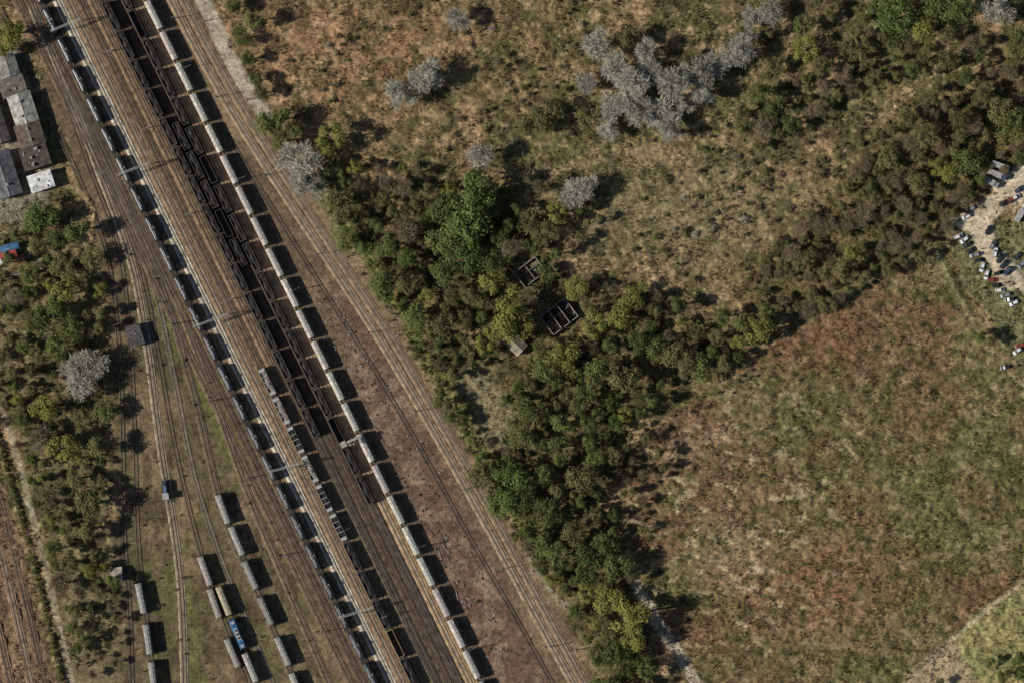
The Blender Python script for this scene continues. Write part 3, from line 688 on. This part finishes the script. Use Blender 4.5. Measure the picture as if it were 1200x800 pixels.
shr(LWOOD,170,2,6,['green','olive','brown'],[3,3,2])
shr([(345,195),(420,290),(495,400),(560,510),(640,650),(610,650),(530,505),(470,400),(400,290)],110,1.2,4,['green','olive'],[3,3])
shr([(730,500),(850,450),(930,395),(900,440),(800,500),(760,600),(780,740),(740,650)],90,1.2,4.5,['olive','brown','green'],[3,3,2])
shr(YARDL,110,.8,2.6,['olive','green','brown'],[4,2,2])
shr([(1110,230),(1200,190),(1200,460),(1150,380)],50,1,3.2,['olive','green'],[3,2])
for i in range(120):
    t=i/119;py=500+t*310;px=np.interp(py,[500,560,650,815],[-2,16,42,82])-5+random.uniform(-1.5,1.5);shrub(px,py,random.uniform(2.5,4),random.choice(('green','green','olive')))
for i in range(34):
    t=i/33;px=1052+t*150;py=808-t*142+random.uniform(-1.5,1.5)
    if random.random()<.6: shrub(px,py-3,random.uniform(1.2,2.6),'olive')
# ---------------- grass tussocks (one mesh)
nT=230000
tx=rng.uniform(-232,232,nT);ty=rng.uniform(-158,158,nT)
d=fbm(tx/5,ty/5,3,33);k0=d>.46;tx=tx[k0];ty=ty[k0]
cc2,sf=ground_eval(tx,ty)
keep=(sf>.7);tx=tx[keep];ty=ty[keep];cc2=cc2[keep];n=len(tx)
gi=np.clip(np.round((tx+240)/.5).astype(int)+8,0,len(ax)-1);gj=np.clip(np.round((ty+166)/.5).astype(int)+8,0,len(ay)-1);tz=H[gj,gi]
VV=[];CC=[]
hh=.2+.8*rng.random(n)**2;ww=rng.uniform(.12,.36,n);br=rng.uniform(.7,1.6,n)
for k in range(3):
    a=rng.uniform(0,6.28,n);lx=rng.uniform(-.35,.45,n);ly=rng.uniform(-.35,.35,n)
    p0=np.stack([tx-np.cos(a)*ww,ty-np.sin(a)*ww,tz-.1],-1);p1=np.stack([tx+np.cos(a)*ww,ty+np.sin(a)*ww,tz-.1],-1);p2=np.stack([tx+lx,ty+ly,tz+hh],-1)
    VV.append(np.stack([p0,p1,p2],1).reshape(-1,3));CC.append(np.repeat(cc2*br[:,None],3,0))
VV=np.concatenate(VV);CC=np.concatenate(CC)
me=bpy.data.meshes.new("grass_tussocks");npmesh(me,VV,np.arange(len(VV)).reshape(-1,3),3);setcol(me,CC)
m,nt,b=newmat("dry_grass");at=N(nt,'ShaderNodeAttribute',attribute_name="Col");nt.links.new(at.outputs['Color'],b.inputs['Base Color']);b.inputs['Roughness'].default_value=.9
me.materials.append(m);link(bpy.data.objects.new("meadow_grass",me))
# ---------------- light
EL=34;AZ=math.radians(10)
sd=Vector((math.cos(AZ)*math.cos(math.radians(EL)),math.sin(AZ)*math.cos(math.radians(EL)),-math.sin(math.radians(EL))))
L=bpy.data.lights.new("sun",'SUN');L.energy=4.4;L.angle=math.radians(.5);L.color=(1,.95,.87)
so=link(bpy.data.objects.new("sun",L));so.rotation_euler=sd.to_track_quat('-Z','Y').to_euler();so.location=(-300,-60,300)
w=bpy.data.worlds.new("World");scene.world=w;w.use_nodes=True;nt=w.node_tree
sky=nt.nodes.new('ShaderNodeTexSky');sky.sky_type='NISHITA';sky.sun_disc=False;sky.sun_elevation=math.radians(EL);sky.sun_rotation=math.atan2(-sd.x,-sd.y)%(2*math.pi)
bg=nt.nodes['Background'];nt.links.new(sky.outputs[0],bg.inputs[0]);bg.inputs[1].default_value=.05
# ---------------- camera
cam=bpy.data.cameras.new("camera");co=link(bpy.data.objects.new("camera",cam));HC=2000
co.location=(0,0,HC);co.rotation_euler=(0,0,0);cam.sensor_width=36;cam.lens=36*HC/(1200*S);cam.clip_start=10;cam.clip_end=12000
scene.camera=co
